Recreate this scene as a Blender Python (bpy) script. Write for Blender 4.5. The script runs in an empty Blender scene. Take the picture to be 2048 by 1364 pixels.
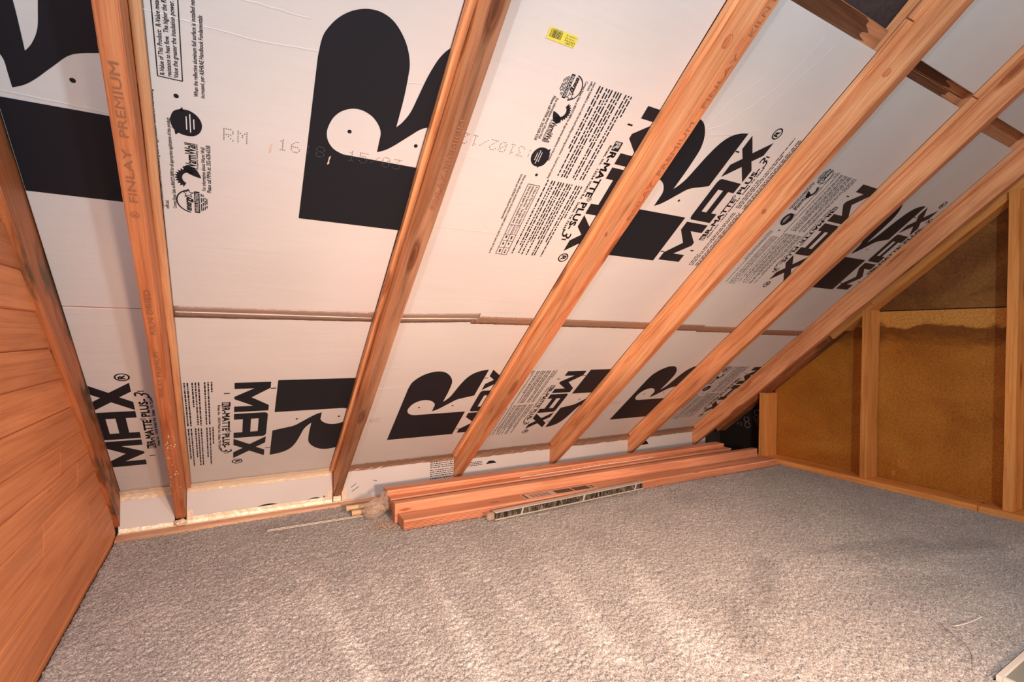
import bpy, bmesh, math, random
import numpy as np
from mathutils import Vector, Matrix
from mathutils.geometry import tessellate_polygon

random.seed(7)
rng = np.random.default_rng(7)
SC = bpy.context.scene
COL = SC.collection
S = 0.8                                   # metres per drawing unit (one unit = camera height above the carpet)

# ------------------------------------------------------------------ camera
cam_d = bpy.data.cameras.new('camera')
cam = bpy.data.objects.new('camera', cam_d)
COL.objects.link(cam)
YAW, PITCH, ROLL = math.radians(29.80), math.radians(-0.447), math.radians(0.7615)
fw = Vector((math.sin(YAW)*math.cos(PITCH), math.cos(YAW)*math.cos(PITCH), math.sin(PITCH)))
r0 = Vector((math.cos(YAW), -math.sin(YAW), 0))
u0 = r0.cross(fw)
rt = r0*math.cos(ROLL) + u0*math.sin(ROLL)
up = -r0*math.sin(ROLL) + u0*math.cos(ROLL)
mw = Matrix((rt, up, -fw)).transposed().to_4x4()
mw.translation = Vector((0, 0, 1.0*S))
cam.matrix_world = mw
cam_d.sensor_width = 36
cam_d.lens = 983.65/2048*36
cam_d.clip_start = 0.02
SC.camera = cam

# ------------------------------------------------------------------ light and exposure
world = bpy.data.worlds.new('world'); SC.world = world; world.use_nodes = True
bg = world.node_tree.nodes['Background']
bg.inputs[0].default_value = (1.0, 0.79, 0.68, 1)
bg.inputs[1].default_value = 0.34
def lamp(name, kind, loc, power, color, size):
    d = bpy.data.lights.new(name, kind); d.energy = power; d.color = color
    if kind in ('POINT', 'SPOT'): d.shadow_soft_size = size
    else: d.shape = 'DISK'; d.size = size
    o = bpy.data.objects.new(name, d); COL.objects.link(o); o.location = Vector(loc)*S
    return o
key = lamp('ceiling_bulb', 'POINT', (-0.30, -0.147, 1.135), 17.5, (0.74, 0.91, 1.0), 0.02)
upper_fill = lamp('upper_fill_light', 'POINT', (0.70, -0.90, 2.00), 50, (0.74, 0.90, 1.0), 0.05)  # added cool fill, unseen, to brighten the upper right panels and rafters
warm_fill = lamp('warm_fill_spot', 'SPOT', (0.75, -1.05, 0.95), 205, (1.0, 0.60, 0.40), 0.12)  # added warm fill behind the camera, lifts lower panels and lumber
warm_fill.data.spot_size = math.radians(86); warm_fill.data.spot_blend = 1.0
warm_fill.rotation_euler = (Vector((1.30, 3.0, 0.0))-Vector((0.75, -1.05, 0.95))).to_track_quat('-Z', 'Y').to_euler()
SC.view_settings.view_transform = 'Standard'
SC.view_settings.look = 'None'
SC.view_settings.gamma = 1
SC.view_settings.use_curve_mapping = False
SC.view_settings.exposure = 0.73

# ------------------------------------------------------------------ geometry of the roof
A = math.radians(41.31); CA, SA = math.cos(A), math.sin(A)
YK, Z0 = 3.03, 0.2065                     # where the foam lining meets the knee wall
GX = 4.06                                 # gable sheathing
WX = -0.477                               # plank wall
def RP(u, v, w=0.0):                      # roof point: along eave, up slope, down into the room
    return Vector((u, YK - v*CA - w*SA, Z0 + v*SA - w*CA))*S
def roof_matrix(u, v, w=0.0):             # local x along eave, y up slope, z into the room
    m = Matrix(((1, 0, 0), (0, -CA, -SA), (0, SA, -CA))).to_4x4()
    m.translation = RP(u, v, w)
    return m
def beam_matrix(u, v, w=0.0):             # local x up slope, y to -u, z into the room
    m = Matrix(((0, -1, 0), (-CA, 0, -SA), (SA, 0, -CA))).to_4x4()
    m.translation = RP(u, v, w)
    return m

# ------------------------------------------------------------------ materials
def nn(nt, t, **kw):
    n = nt.nodes.new(t)
    for k, v in kw.items(): setattr(n, k, v)
    return n
def new_mat(name, color=(.5, .5, .5), rough=.6, metal=0.0, spec=.3):
    m = bpy.data.materials.new(name); m.use_nodes = True
    b = m.node_tree.nodes['Principled BSDF']
    b.inputs['Base Color'].default_value = (*color, 1)
    b.inputs['Roughness'].default_value = rough
    b.inputs['Metallic'].default_value = metal
    b.inputs['Specular IOR Level'].default_value = spec
    return m
def ramp(nt, stops):
    r = nn(nt, 'ShaderNodeValToRGB'); e = r.color_ramp.elements
    while len(e) < len(stops): e.new(.5)
    for i, (p, c) in enumerate(stops):
        e[i].position = p; e[i].color = (*c, 1)
    return r
def coords(nt, scale, rand=True):
    tc = nn(nt, 'ShaderNodeTexCoord'); src = tc.outputs['Object']
    if rand:
        oi = nn(nt, 'ShaderNodeObjectInfo')
        mu = nn(nt, 'ShaderNodeMath', operation='MULTIPLY'); mu.inputs[1].default_value = 37.0
        nt.links.new(oi.outputs['Random'], mu.inputs[0])
        ad = nn(nt, 'ShaderNodeVectorMath', operation='ADD')
        nt.links.new(src, ad.inputs[0]); nt.links.new(mu.outputs[0], ad.inputs[1]); src = ad.outputs[0]
    mp = nn(nt, 'ShaderNodeMapping'); mp.inputs['Scale'].default_value = scale
    nt.links.new(src, mp.inputs[0])
    return mp.outputs[0]
def mix(nt, a, b, fac, mode='MIX'):
    m = nn(nt, 'ShaderNodeMix', data_type='RGBA', blend_type=mode)
    for s, x in ((m.inputs['Factor'], fac), (m.inputs['A'], a), (m.inputs['B'], b)):
        if hasattr(x, 'is_output'): nt.links.new(x, s)
        elif isinstance(x, (int, float)): s.default_value = x
        else: s.default_value = (*x, 1)
    return m.outputs['Result']
def noise(nt, vec, scale=5, detail=4, rough=.5, dist=0):
    n = nn(nt, 'ShaderNodeTexNoise'); nt.links.new(vec, n.inputs['Vector'])
    n.inputs['Scale'].default_value = scale; n.inputs['Detail'].default_value = detail
    n.inputs['Roughness'].default_value = rough; n.inputs['Distortion'].default_value = dist
    return n.outputs[0]
def bump(nt, h, strength, dist, bsdf, prev=None):
    b = nn(nt, 'ShaderNodeBump'); b.inputs['Strength'].default_value = strength; b.inputs['Distance'].default_value = dist
    nt.links.new(h, b.inputs['Height'])
    if prev: nt.links.new(prev, b.inputs['Normal'])
    nt.links.new(b.outputs[0], bsdf.inputs['Normal'])
    return b.outputs[0]

def wood(name, dark, mid, light, stain=None, stain_lo=.6, knots=True, rough=.55, kn=(2.3, 9.5, 9.5), kdens=1.0):
    """sawn softwood, grain along local x"""
    m = new_mat(name, mid, rough); nt = m.node_tree; b = nt.nodes['Principled BSDF']
    v = coords(nt, (1.0, 16, 16))
    g = noise(nt, v, 3.2, 7, .62, .6)
    r = ramp(nt, [(.30, dark), (.48, mid), (.72, light)]); nt.links.new(g, r.inputs[0])
    v2 = coords(nt, (.9, 4, 4))
    tone = noise(nt, v2, 1.6, 2)
    r2 = ramp(nt, [(.30, (.80, .74, .70)), (.70, (1.12, 1.08, 1.05))]); nt.links.new(tone, r2.inputs[0])
    c = mix(nt, r.outputs[0], r2.outputs[0], 1.0, 'MULTIPLY')
    v3 = coords(nt, (.5, 60, 60))
    fine = noise(nt, v3, 4, 2)
    r3 = ramp(nt, [(.36, (.72, .66, .62)), (.5, (1, 1, 1))]); nt.links.new(fine, r3.inputs[0])
    c = mix(nt, c, r3.outputs[0], .55, 'MULTIPLY')
    if knots:
        vk = coords(nt, kn)
        vo = nn(nt, 'ShaderNodeTexVoronoi'); nt.links.new(vk, vo.inputs['Vector']); vo.inputs['Scale'].default_value = 1.0
        rk = ramp(nt, [(.05*kdens, (.36, .22, .15)), (.085*kdens, (.66, .47, .36)), (.10*kdens, (.42, .27, .19)), (.17*kdens, (1, 1, 1))])
        nt.links.new(vo.outputs['Distance'], rk.inputs[0])
        c = mix(nt, c, rk.outputs[0], .85, 'MULTIPLY')
    if stain:
        vs = coords(nt, (2.2, 10, 10))
        st = noise(nt, vs, 1.8, 4, .6)
        rs = ramp(nt, [(stain_lo, (0, 0, 0)), (stain_lo+.10, (1, 1, 1))]); nt.links.new(st, rs.inputs[0])
        c = mix(nt, c, stain, rs.outputs[0])
    nt.links.new(c, b.inputs['Base Color'])
    bump(nt, g, .25, .002, b)
    return m

M = {}
M['rafter'] = wood('rafter_wood', (.52, .205, .088), (.77, .385, .185), (.89, .55, .31))
M['rafter_red'] = wood('rafter_wood_red', (.35, .11, .042), (.54, .20, .085), (.66, .295, .14))
M['rafter_stained'] = wood('rafter_wood_stained', (.32, .10, .036), (.47, .165, .062), (.56, .22, .095), (.15, .075, .035), .53)
M['rafter_grey'] = wood('rafter_wood_grey_spots', (.52, .20, .085), (.75, .35, .165), (.87, .50, .265), (.40, .225, .15), .66)
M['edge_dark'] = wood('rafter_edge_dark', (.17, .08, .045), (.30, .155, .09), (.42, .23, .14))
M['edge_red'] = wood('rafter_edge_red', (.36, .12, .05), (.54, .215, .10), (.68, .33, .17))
M['strip'] = wood('strip_wood', (.48, .22, .10), (.62, .32, .16), (.74, .45, .25), knots=False)
M['plank'] = wood('plank_wood', (.58, .215, .085), (.70, .28, .115), (.78, .34, .15), kn=(2.6, 12, 12), kdens=.42)
M['lumber'] = wood('lumber_wood', (.60, .25, .135), (.73, .345, .20), (.80, .43, .27), kn=(2.6, 12, 12), kdens=.5)
M['stud'] = wood('stud_wood', (.66, .25, .06), (.84, .37, .10), (.90, .46, .16))
M['dark_board'] = wood('sheathing_board_wood', (.36, .15, .07), (.52, .24, .12), (.62, .33, .18), knots=False)

def foam_mat():
    m = new_mat('foam_facer', (.60, .58, .575), .42, 0, .35); nt = m.node_tree; b = nt.nodes['Principled BSDF']
    v = coords(nt, (1, 1, 1))
    n1 = noise(nt, v, 2.2, 3)
    r = ramp(nt, [(.3, (.565, .545, .54)), (.7, (.62, .605, .60))]); nt.links.new(n1, r.inputs[0])
    nt.links.new(r.outputs[0], b.inputs['Base Color'])
    v2 = coords(nt, (1.2, 9, 1)); n2 = noise(nt, v2, 3.5, 4, .55, .4)
    p = bump(nt, n2, .16, .006, b)
    v3 = coords(nt, (1, 1, 1)); n3 = noise(nt, v3, 260, 2)
    bump(nt, n3, .10, .001, b, p)
    return m
M['foam'] = foam_mat()
M['ink'] = new_mat('printed_ink', (.011, .012, .017), .5, 0, .22)
M['ink_faint'] = new_mat('dot_print_ink', (.10, .095, .09), .6)
M['stamp'] = new_mat('stamp_ink', (.30, .125, .065), .85)
M['white_ink'] = new_mat('white_print', (.62, .62, .64), .5)
M['paper'] = new_mat('label_paper', (.66, .48, .38), .6)
M['label_ink'] = new_mat('label_ink', (.14, .07, .05), .7)
M['yellow'] = new_mat('sticker_yellow', (.64, .60, .10), .5)
M['paint'] = new_mat('white_paint_drops', (.86, .80, .74), .5)
M['chalk'] = new_mat('chalk', (.22, .19, .17), .9)

def foil_mat(name, c, rough, metal, bs):
    m = new_mat(name, c, rough, metal, .5); nt = m.node_tree; b = nt.nodes['Principled BSDF']
    v = coords(nt, (1, 1, 1)); n = noise(nt, v, 55, 4, .6, .5)
    bump(nt, n, bs, .004, b)
    return m
M['foil'] = foil_mat('bright_foil_tape', (.78, .66, .50), .42, .25, .6)
M['foil_dull'] = foil_mat('dull_foil_tape', (.29, .205, .175), .42, .25, .5)
M['foil_brown'] = foil_mat('crumpled_foil_tape', (.32, .195, .135), .40, .3, .8)

def carpet_mat():
    m = new_mat('carpet_pile', (.4, .33, .28), .95, 0, .05); nt = m.node_tree; b = nt.nodes['Principled BSDF']
    v = coords(nt, (1, 1, 1), False)
    n = noise(nt, v, 240, 3, .7)
    r = ramp(nt, [(.34, (.165, .145, .13)), (.50, (.455, .42, .385)), (.66, (.72, .68, .64))]); nt.links.new(n, r.inputs[0])
    at = nn(nt, 'ShaderNodeAttribute'); at.attribute_name = 'nap'
    c = mix(nt, r.outputs[0], at.outputs['Color'], 1.0, 'MULTIPLY')
    nt.links.new(c, b.inputs['Base Color'])
    n2 = noise(nt, v, 320, 2)
    bump(nt, n2, .6, .004, b)
    b.inputs['Sheen Weight'].default_value = .15
    return m
M['carpet'] = carpet_mat()

def sheath_mat(name, dark, mid, light, seed, band=None):
    m = new_mat(name, mid, .6, 0, .3); nt = m.node_tree; b = nt.nodes['Principled BSDF']
    v = coords(nt, (1, 1, 1.3), False)
    n = noise(nt, v, 2.4 + seed, 5, .6, .5)
    r = ramp(nt, [(.30, dark), (.50, mid), (.74, light)]); nt.links.new(n, r.inputs[0])
    n2 = noise(nt, v, 95, 3, .7)
    r2 = ramp(nt, [(.32, (.70, .68, .66)), (.62, (1.15, 1.12, 1.1))]); nt.links.new(n2, r2.inputs[0])
    c0 = r.outputs[0]
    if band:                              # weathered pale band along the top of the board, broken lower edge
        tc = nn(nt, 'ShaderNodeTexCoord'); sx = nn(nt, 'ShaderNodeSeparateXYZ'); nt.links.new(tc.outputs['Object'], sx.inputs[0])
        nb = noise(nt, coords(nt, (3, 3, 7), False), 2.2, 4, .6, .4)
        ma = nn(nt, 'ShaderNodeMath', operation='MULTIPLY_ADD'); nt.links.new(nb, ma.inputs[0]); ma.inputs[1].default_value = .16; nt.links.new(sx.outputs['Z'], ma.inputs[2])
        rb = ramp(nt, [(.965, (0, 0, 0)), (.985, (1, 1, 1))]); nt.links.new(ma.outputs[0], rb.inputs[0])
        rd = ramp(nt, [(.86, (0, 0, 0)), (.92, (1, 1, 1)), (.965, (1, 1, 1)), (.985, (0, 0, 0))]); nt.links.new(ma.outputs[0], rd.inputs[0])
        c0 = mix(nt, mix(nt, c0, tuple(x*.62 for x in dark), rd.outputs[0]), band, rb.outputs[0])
    c = mix(nt, c0, r2.outputs[0], 1, 'MULTIPLY'); nt.links.new(c, b.inputs['Base Color'])
    bump(nt, n2, .3, .002, b)
    return m
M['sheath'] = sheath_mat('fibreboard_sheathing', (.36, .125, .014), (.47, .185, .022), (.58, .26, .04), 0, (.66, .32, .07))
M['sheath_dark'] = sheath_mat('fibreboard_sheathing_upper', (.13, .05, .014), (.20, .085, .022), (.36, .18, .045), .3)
M['sheath_patch'] = sheath_mat('fibreboard_scuff', (.56, .22, .035), (.64, .28, .05), (.70, .34, .07), .7)
M['felt'] = new_mat('black_building_felt', (.012, .010, .009), .8)
M['deck'] = sheath_mat('roof_felt', (.03, .026, .030), (.05, .04, .045), (.07, .06, .07), .2)
M['dark'] = new_mat('dark_backing', (.03, .022, .018), .9)
M['cream'] = new_mat('cream_paint', (.74, .70, .62), .45)
M['grey'] = new_mat('grey_panel', (.26, .26, .22), .55)
M['steel'] = new_mat('bright_wire', (.60, .52, .44), .4, .4)
M['dowel'] = wood('dowel_wood', (.66, .46, .26), (.76, .57, .35), (.82, .66, .44), knots=False)
M['ledge'] = wood('ledge_wood', (.42, .19, .10), (.66, .42, .28), (.76, .54, .40), knots=False)
M['cord'] = new_mat('thin_dark_thread', (.10, .085, .07), .8)
M['white_plastic'] = new_mat('white_plastic', (.80, .72, .64), .4)
def plastic_mat():
    m = new_mat('clear_plastic_film', (.62, .50, .40), .22, 0, .6); b = m.node_tree.nodes['Principled BSDF']
    b.inputs['Alpha'].default_value = .42
    nt = m.node_tree; v = coords(nt, (1, 1, 1)); bump(nt, noise(nt, v, 60, 3), .8, .01, b)
    return m
M['film'] = plastic_mat()
def mirror_mat():
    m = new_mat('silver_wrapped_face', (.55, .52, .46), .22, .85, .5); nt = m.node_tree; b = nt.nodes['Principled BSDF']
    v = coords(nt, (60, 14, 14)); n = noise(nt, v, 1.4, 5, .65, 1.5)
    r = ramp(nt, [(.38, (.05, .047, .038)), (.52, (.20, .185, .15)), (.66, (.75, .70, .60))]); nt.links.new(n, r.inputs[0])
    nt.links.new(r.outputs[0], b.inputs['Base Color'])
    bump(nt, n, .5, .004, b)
    return m
M['mirror'] = mirror_mat()
M['alu'] = new_mat('aluminium_edge', (.82, .78, .70), .3, .6)

# ------------------------------------------------------------------ object helpers
def finish(name, me, mat, parent=None, matrix=None):
    if mat: me.materials.append(mat)
    o = bpy.data.objects.new(name, me); COL.objects.link(o)
    if parent:
        o.parent = parent
    if matrix is not None: o.matrix_local = matrix if parent else matrix
    return o
def mesh_from(name, verts, faces):
    me = bpy.data.meshes.new(name); me.from_pydata([tuple(v) for v in verts], [], faces); me.validate(); me.update()
    return me
def bm_mesh(name, bm):
    bmesh.ops.recalc_face_normals(bm, faces=bm.faces)
    me = bpy.data.meshes.new(name); bm.to_mesh(me); bm.free(); return me
def tag(o, label=None, cat=None, group=None, kind=None):
    if label: o['label'] = label
    if cat: o['category'] = cat
    if group: o['group'] = group
    if kind: o['kind'] = kind
    return o
def empty(name, loc=None, matrix=None):
    o = bpy.data.objects.new(name, None); COL.objects.link(o); o.empty_display_size = .05
    if matrix is not None: o.matrix_world = matrix
    elif loc is not None: o.location = loc
    return o
def box_bm(x0, x1, y0, y1, z0, z1, bev=0.0, cuts=0, jit=0.0, bm=None):
    bm2 = bmesh.new()
    bmesh.ops.create_cube(bm2, size=1)
    for v in bm2.verts:
        v.co = Vector((x0 if v.co.x < 0 else x1, y0 if v.co.y < 0 else y1, z0 if v.co.z < 0 else z1))
    if cuts:
        es = [e for e in bm2.edges if abs(e.verts[0].co.x - e.verts[1].co.x) > 1e-6]
        bmesh.ops.subdivide_edges(bm2, edges=es, cuts=cuts)
    if bev:
        bmesh.ops.bevel(bm2, geom=list(bm2.edges), offset=bev, segments=2, affect='EDGES', clamp_overlap=True)
    if jit:
        ph = [random.uniform(0, 6.28) for _ in range(4)]
        for v in bm2.verts:
            t = v.co.x
            v.co.y += jit*(math.sin(t*7+ph[0])+.5*math.sin(t*19+ph[1])) + random.uniform(-.25, .25)*jit
            v.co.z += jit*(math.sin(t*5+ph[2])+.5*math.sin(t*23+ph[3])) + random.uniform(-.25, .25)*jit
    if bm is None: return bm2
    me = bpy.data.meshes.new('tmp'); bm2.to_mesh(me); bm.from_mesh(me); bpy.data.meshes.remove(me); bm2.free()
    return bm
def prism(profile, x0, x1, axis='x'):
    """profile: list of (a,b) extruded from x0 to x1 along local x -> (x,a,b)"""
    n = len(profile)
    vs = [(x0, a, b) for a, b in profile] + [(x1, a, b) for a, b in profile]
    fs = [tuple(range(n))[::-1], tuple(range(n, 2*n))]
    fs += [(i, (i+1) % n, n+(i+1) % n, n+i) for i in range(n)]
    bm = bmesh.new()
    bv = [bm.verts.new(v) for v in vs]
    for f in fs: bm.faces.new([bv[i] for i in f])
    return bm
def tube_bm(pts, r, seg=8, cap=True):
    bm = bmesh.new(); rings = []
    for i, p in enumerate(pts):
        a = Vector(pts[max(0, i-1)]); b = Vector(pts[min(len(pts)-1, i+1)])
        d = (b-a).normalized(); q = d.to_track_quat('Z', 'Y')
        rings.append([bm.verts.new(Vector(p)+q @ Vector((r*math.cos(2*math.pi*k/seg), r*math.sin(2*math.pi*k/seg), 0))) for k in range(seg)])
    for a, b in zip(rings, rings[1:]):
        for k in range(seg): bm.faces.new((a[k], a[(k+1) % seg], b[(k+1) % seg], b[k]))
    if cap: bm.faces.new(rings[0][::-1]); bm.faces.new(rings[-1])
    return bm

# flat print: polygons in print coordinates ---------------------------------
class Flat:
    def __init__(s): s.v = []; s.f = []
    def poly(s, pts, holes=()):
        loops = [[Vector((x, y, 0)) for x, y in pts]] + [[Vector((x, y, 0)) for x, y in h] for h in holes]
        base = len(s.v)
        for l in loops: s.v += [(p.x, p.y) for p in l]
        for t in tessellate_polygon(loops): s.f.append(tuple(base+i for i in t))
    def rect(s, x0, y0, x1, y1):
        b = len(s.v); s.v += [(x0, y0), (x1, y0), (x1, y1), (x0, y1)]; s.f.append((b, b+1, b+2, b+3))
    def disc(s, cx, cy, rx, ry=None, n=16):
        ry = ry or rx
        b = len(s.v); s.v += [(cx+rx*math.cos(2*math.pi*k/n), cy+ry*math.sin(2*math.pi*k/n)) for k in range(n)]
        s.f.append(tuple(range(b, b+n)))
    def ring(s, cx, cy, r1, r2, a0=0, a1=2*math.pi, n=24):
        b = len(s.v)
        for k in range(n+1):
            t = a0+(a1-a0)*k/n
            s.v += [(cx+r1*math.cos(t), cy+r1*math.sin(t)), (cx+r2*math.cos(t), cy+r2*math.sin(t))]
        for k in range(n): s.f.append((b+2*k, b+2*k+1, b+2*k+3, b+2*k+2))
    def line(s, p, q, w):
        p = Vector(p); q = Vector(q); d = (q-p).normalized(); n = Vector((-d.y, d.x))*w/2
        b = len(s.v); s.v += [tuple(p-n), tuple(q-n), tuple(q+n), tuple(p+n)]; s.f.append((b, b+1, b+2, b+3))
    def text(s, txt, x0, y0, length, height, rot90=False, bold=0.0, shear=0.0):
        vs, fs = text_geo(txt, 0, shear)
        if not vs: return
        xs = [v[0] for v in vs]; ys = [v[1] for v in vs]
        mx, Mx = min(xs), max(xs)
        sx = length/(Mx-mx); sy = height/.72
        w = bold*height
        for ox, oy in (((0, 0),) if not bold else ((-w, -w), (w, -w), (-w, w), (w, w))):
            b = len(s.v)
            for x, y in vs:
                X, Y = (x-mx)*sx+ox, y*sy+oy
                s.v.append((x0 - Y, y0 + X) if rot90 else (x0 + X, y0 + Y))
            s.f += [tuple(b+i for i in f) for f in fs]
    def add(s, other, fn):
        b = len(s.v); s.v += [fn(*p) for p in other.v]; s.f += [tuple(b+i for i in f) for f in other.f]
_tc = {}
def text_geo(txt, bold, shear):
    k = (txt, bold, shear)
    if k in _tc: return _tc[k]
    c = bpy.data.curves.new('tmp_text', 'FONT'); c.body = txt; c.size = 1; c.offset = bold; c.shear = shear
    c.resolution_u = 2; c.fill_mode = 'FRONT'
    o = bpy.data.objects.new('tmp_text', c)
    me = o.to_mesh()
    r = ([(v.co.x, v.co.y) for v in me.vertices], [tuple(p.vertices) for p in me.polygons])
    o.to_mesh_clear(); bpy.data.objects.remove(o); bpy.data.curves.remove(c)
    _tc[k] = r
    return r
def flat_mesh(name, fl, z=0.0, clip=None, scale=S):
    bm = bmesh.new()
    vs = [bm.verts.new((x*scale, y*scale, z)) for x, y in fl.v]
    for f in fl.f:
        try: bm.faces.new([vs[i] for i in f])
        except ValueError: pass
    if clip:
        x0, x1, y0, y1 = [c*scale for c in clip]
        for co, no in (((x0, 0, 0), (-1, 0, 0)), ((x1, 0, 0), (1, 0, 0)), ((0, y0, 0), (0, -1, 0)), ((0, y1, 0), (0, 1, 0))):
            bmesh.ops.bisect_plane(bm, geom=list(bm.verts)+list(bm.edges)+list(bm.faces), plane_co=co, plane_no=no, clear_outer=True)
    for f in bm.faces:
        f.normal_update()
        if f.normal.z < 0: f.normal_flip()
    if not bm.faces: bm.free(); return None
    me = bpy.data.meshes.new(name); bm.to_mesh(me); bm.free(); return me

# ------------------------------------------------------------------ the print repeated on the foam boards
def cr_run(p, n=4):
    out = []
    for i in range(len(p)-1):
        a = p[max(0, i-1)]; b = p[i]; c = p[i+1]; d = p[min(len(p)-1, i+2)]
        for k in range(n):
            t = k/n
            out.append(tuple(.5*((2*b[j])+(-a[j]+c[j])*t+(2*a[j]-5*b[j]+4*c[j]-d[j])*t*t+(-a[j]+3*b[j]-3*c[j]+d[j])*t**3) for j in (0, 1)))
    out.append(p[-1]); return out
W_R = .405
R_OUT = [(0, 0), (0, .30)] + cr_run([(0, .50), (.005, .548), (.018, .578), (.038, .605), (.065, .627), (.097, .641), (.130, .644), (.161, .635),
        (.189, .613), (.212, .583), (.227, .547), (.231, .515), (.2335, .46), (.233, .41), (.232, .366)]) + \
        cr_run([(.2325, .366), (.247, .386), (.262, .42), (.272, .47), (.284, .53), (.302, .585), (.328, .620), (.365, .641), (W_R, .650)]) + \
        cr_run([(W_R, .412), (.368, .400), (.312, .381), (.275, .346), (.24, .309), (.216, .288), (.194, .276)]) + \
        cr_run([(.1935, .278), (.193, .311), (.192, .338), (.181, .360), (.160, .380), (.132, .391), (.104, .390), (.077, .376), (.058, .353), (.048, .323), (.047, .300), (.055, .277), (.073, .258), (.099, .248)]) + \
        [(W_R, .250), (W_R, 0)]
LM = [(0, 0), (0, 1), (.2, 1), (.5, .48), (.8, 1), (1, 1), (1, 0), (.8, 0), (.8, .54), (.54, 0), (.46, 0), (.2, .54), (.2, 0)]
LA = [(0, 0), (0, .9), (.03, .97), (.10, 1), (.90, 1), (.97, .97), (1, .9), (1, 0), (.77, 0), (.77, .26), (.23, .26), (.23, 0)]
LA_H = [(.23, .50), (.77, .50), (.77, .73), (.23, .73)]
LX = [(0, 0), (.33, .5), (0, 1), (.31, 1), (.5, .71), (.69, 1), (1, 1), (.67, .5), (1, 0), (.69, 0), (.5, .29), (.31, 0)]

letters = [Flat() for _ in range(5)]; marks = Flat(); txt = Flat(); white = Flat()
letters[0].poly(R_OUT)
def rot_letter(pts, v0, v1, u_base=.570, u_top=.432):
    return [(u_base+(u_top-u_base)*y, v0+(v1-v0)*x) for x, y in pts]
letters[1].poly(rot_letter(LM, .010, .232))
letters[2].poly(rot_letter(LA, .246, .455), [rot_letter(LA_H, .246, .455)])
letters[3].poly(rot_letter(LX, .462, .648))
letters[4].ring(.552, .683, .024, .0185, n=28); letters[4].text('R', .561, .672, .022, .022, True, .05)
for x, y in ((.106, .322), (.303, .321)): marks.disc(x, y, .0058)
for x, y in ((.598, .085), (.600, .590), (.420, .058), (.418, .575)): marks.rect(x-.011, y-.003, x+.011, y+.003)
# product line, address
txt.rect(.584, .150, .617, .186); white.text('R', .613, .154, .026, .022, True, .05)
txt.text('R-MATTE', .615, .192, .190, .029, True, .05)
txt.ring(.590, .391, .010, .0075, n=12); txt.text('R', .594, .387, .009, .009, True)
txt.text('PLUS-', .615, .410, .125, .029, True, .05)
txt.text('3', .626, .540, .045, .052, True, 0, .3)
txt.text('Rmax, Inc.  13524 Welch Rd.  Dallas, TX 75244', .632, .170, .375, .0095, True, .05)
# fine print in two columns, groups of lines
prnd = random.Random(3)
def bars(u, va, vb, h=.0052):
    v = va
    while v < vb-.004:
        w = prnd.choice((.006, .009, .012, .016, .020, .026))
        w = min(w, vb-v); txt.rect(u-h, v, u, v+w); v += w+.0042
cols = [(.655, 2), (.667, 9), (.679, 9), (.700, 9), (.711, 9), (.722, 5), (.738, 9), (.749, 9), (.760, 9), (.777, 9), (.788, 6)]
for i, (u, n) in enumerate(cols):
    bars(u, 0.0, .325*(n/9 if n < 9 else 1)); bars(u, .345, .345+.345*(prnd.choice((1, 1, 1, .8)) if n == 9 else n/9+.2))
txt.text('must be installed in accord with the local building code having jurisdiction.  Consult the local building', .812, -.005, .345, .0085, True, .018)
txt.text('official.', .824, -.005, .03, .0085, True, .018)
txt.text('Contact Rmax Sales at 800/527-0890 for all appropriate applications of this product', .842, .0, .275, .0085, True, .018)
bars(.806, .345, .69)
# table
for p, q in (((.825, .376), (.825, .700)), ((.874, .376), (.874, .700)), ((.825, .376), (.874, .376)), ((.825, .555), (.874, .555)), ((.825, .700), (.874, .700)),
             ((.825, .600), (.874, .600)), ((.825, .632), (.874, .632)), ((.825, .666), (.874, .666)), ((.850, .555), (.850, .700))): txt.line(p, q, .0022)
for i, s_ in enumerate(('R-Value of This Product:  R-Value means', 'resistance to heat flow.  The higher the R-', 'Value the greater the insulation power.')):
    txt.text(s_, .839+i*.0135, .381, .168, .0095, True, .018)
txt.text('Product', .837, .558, .036, .008, True); txt.text('Thickness', .847, .558, .04, .008, True); txt.text('R-Value', .866, .558, .036, .008, True)
for k in range(3):
    for uu in (.841, .865): bars(uu, .607+k*.034, .624+k*.034, .006)
txt.text('When the reflective aluminum foil surface is installed next to a dead air space, the R-value is', .905, .345, .355, .0092, True, .018)
txt.text('increased, per ASHRAE Handbook Fundamentals', .9185, .345, .19, .0092, True, .018)
# efficiency mark: arc, star, script, bar
txt.ring(.882, .030, .040, .0365, math.radians(100), math.radians(262), 26)
star = []
for k in range(10):
    r_ = .016 if k % 2 == 0 else .0068; a_ = math.pi/2+k*math.pi/5
    star.append((.872+r_*math.cos(a_), .056+r_*math.sin(a_)))
star2 = [(.872+(x-.872)*.68, .056+(y-.056)*.68) for x, y in star]
txt.poly(star, [star2])
txt.text('energy', .878, -.002, .048, .017, True, .04, .35)
txt.rect(.886, -.008, .899, .066); white.text('INSULATION', .8965, -.003, .064, .0085, True, .04)
for i, (a_, b_) in enumerate(((.0, .06), (.002, .058), (.006, .054), (.012, .046))): bars(.9045+i*.0045, a_, b_, .0025)
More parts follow.
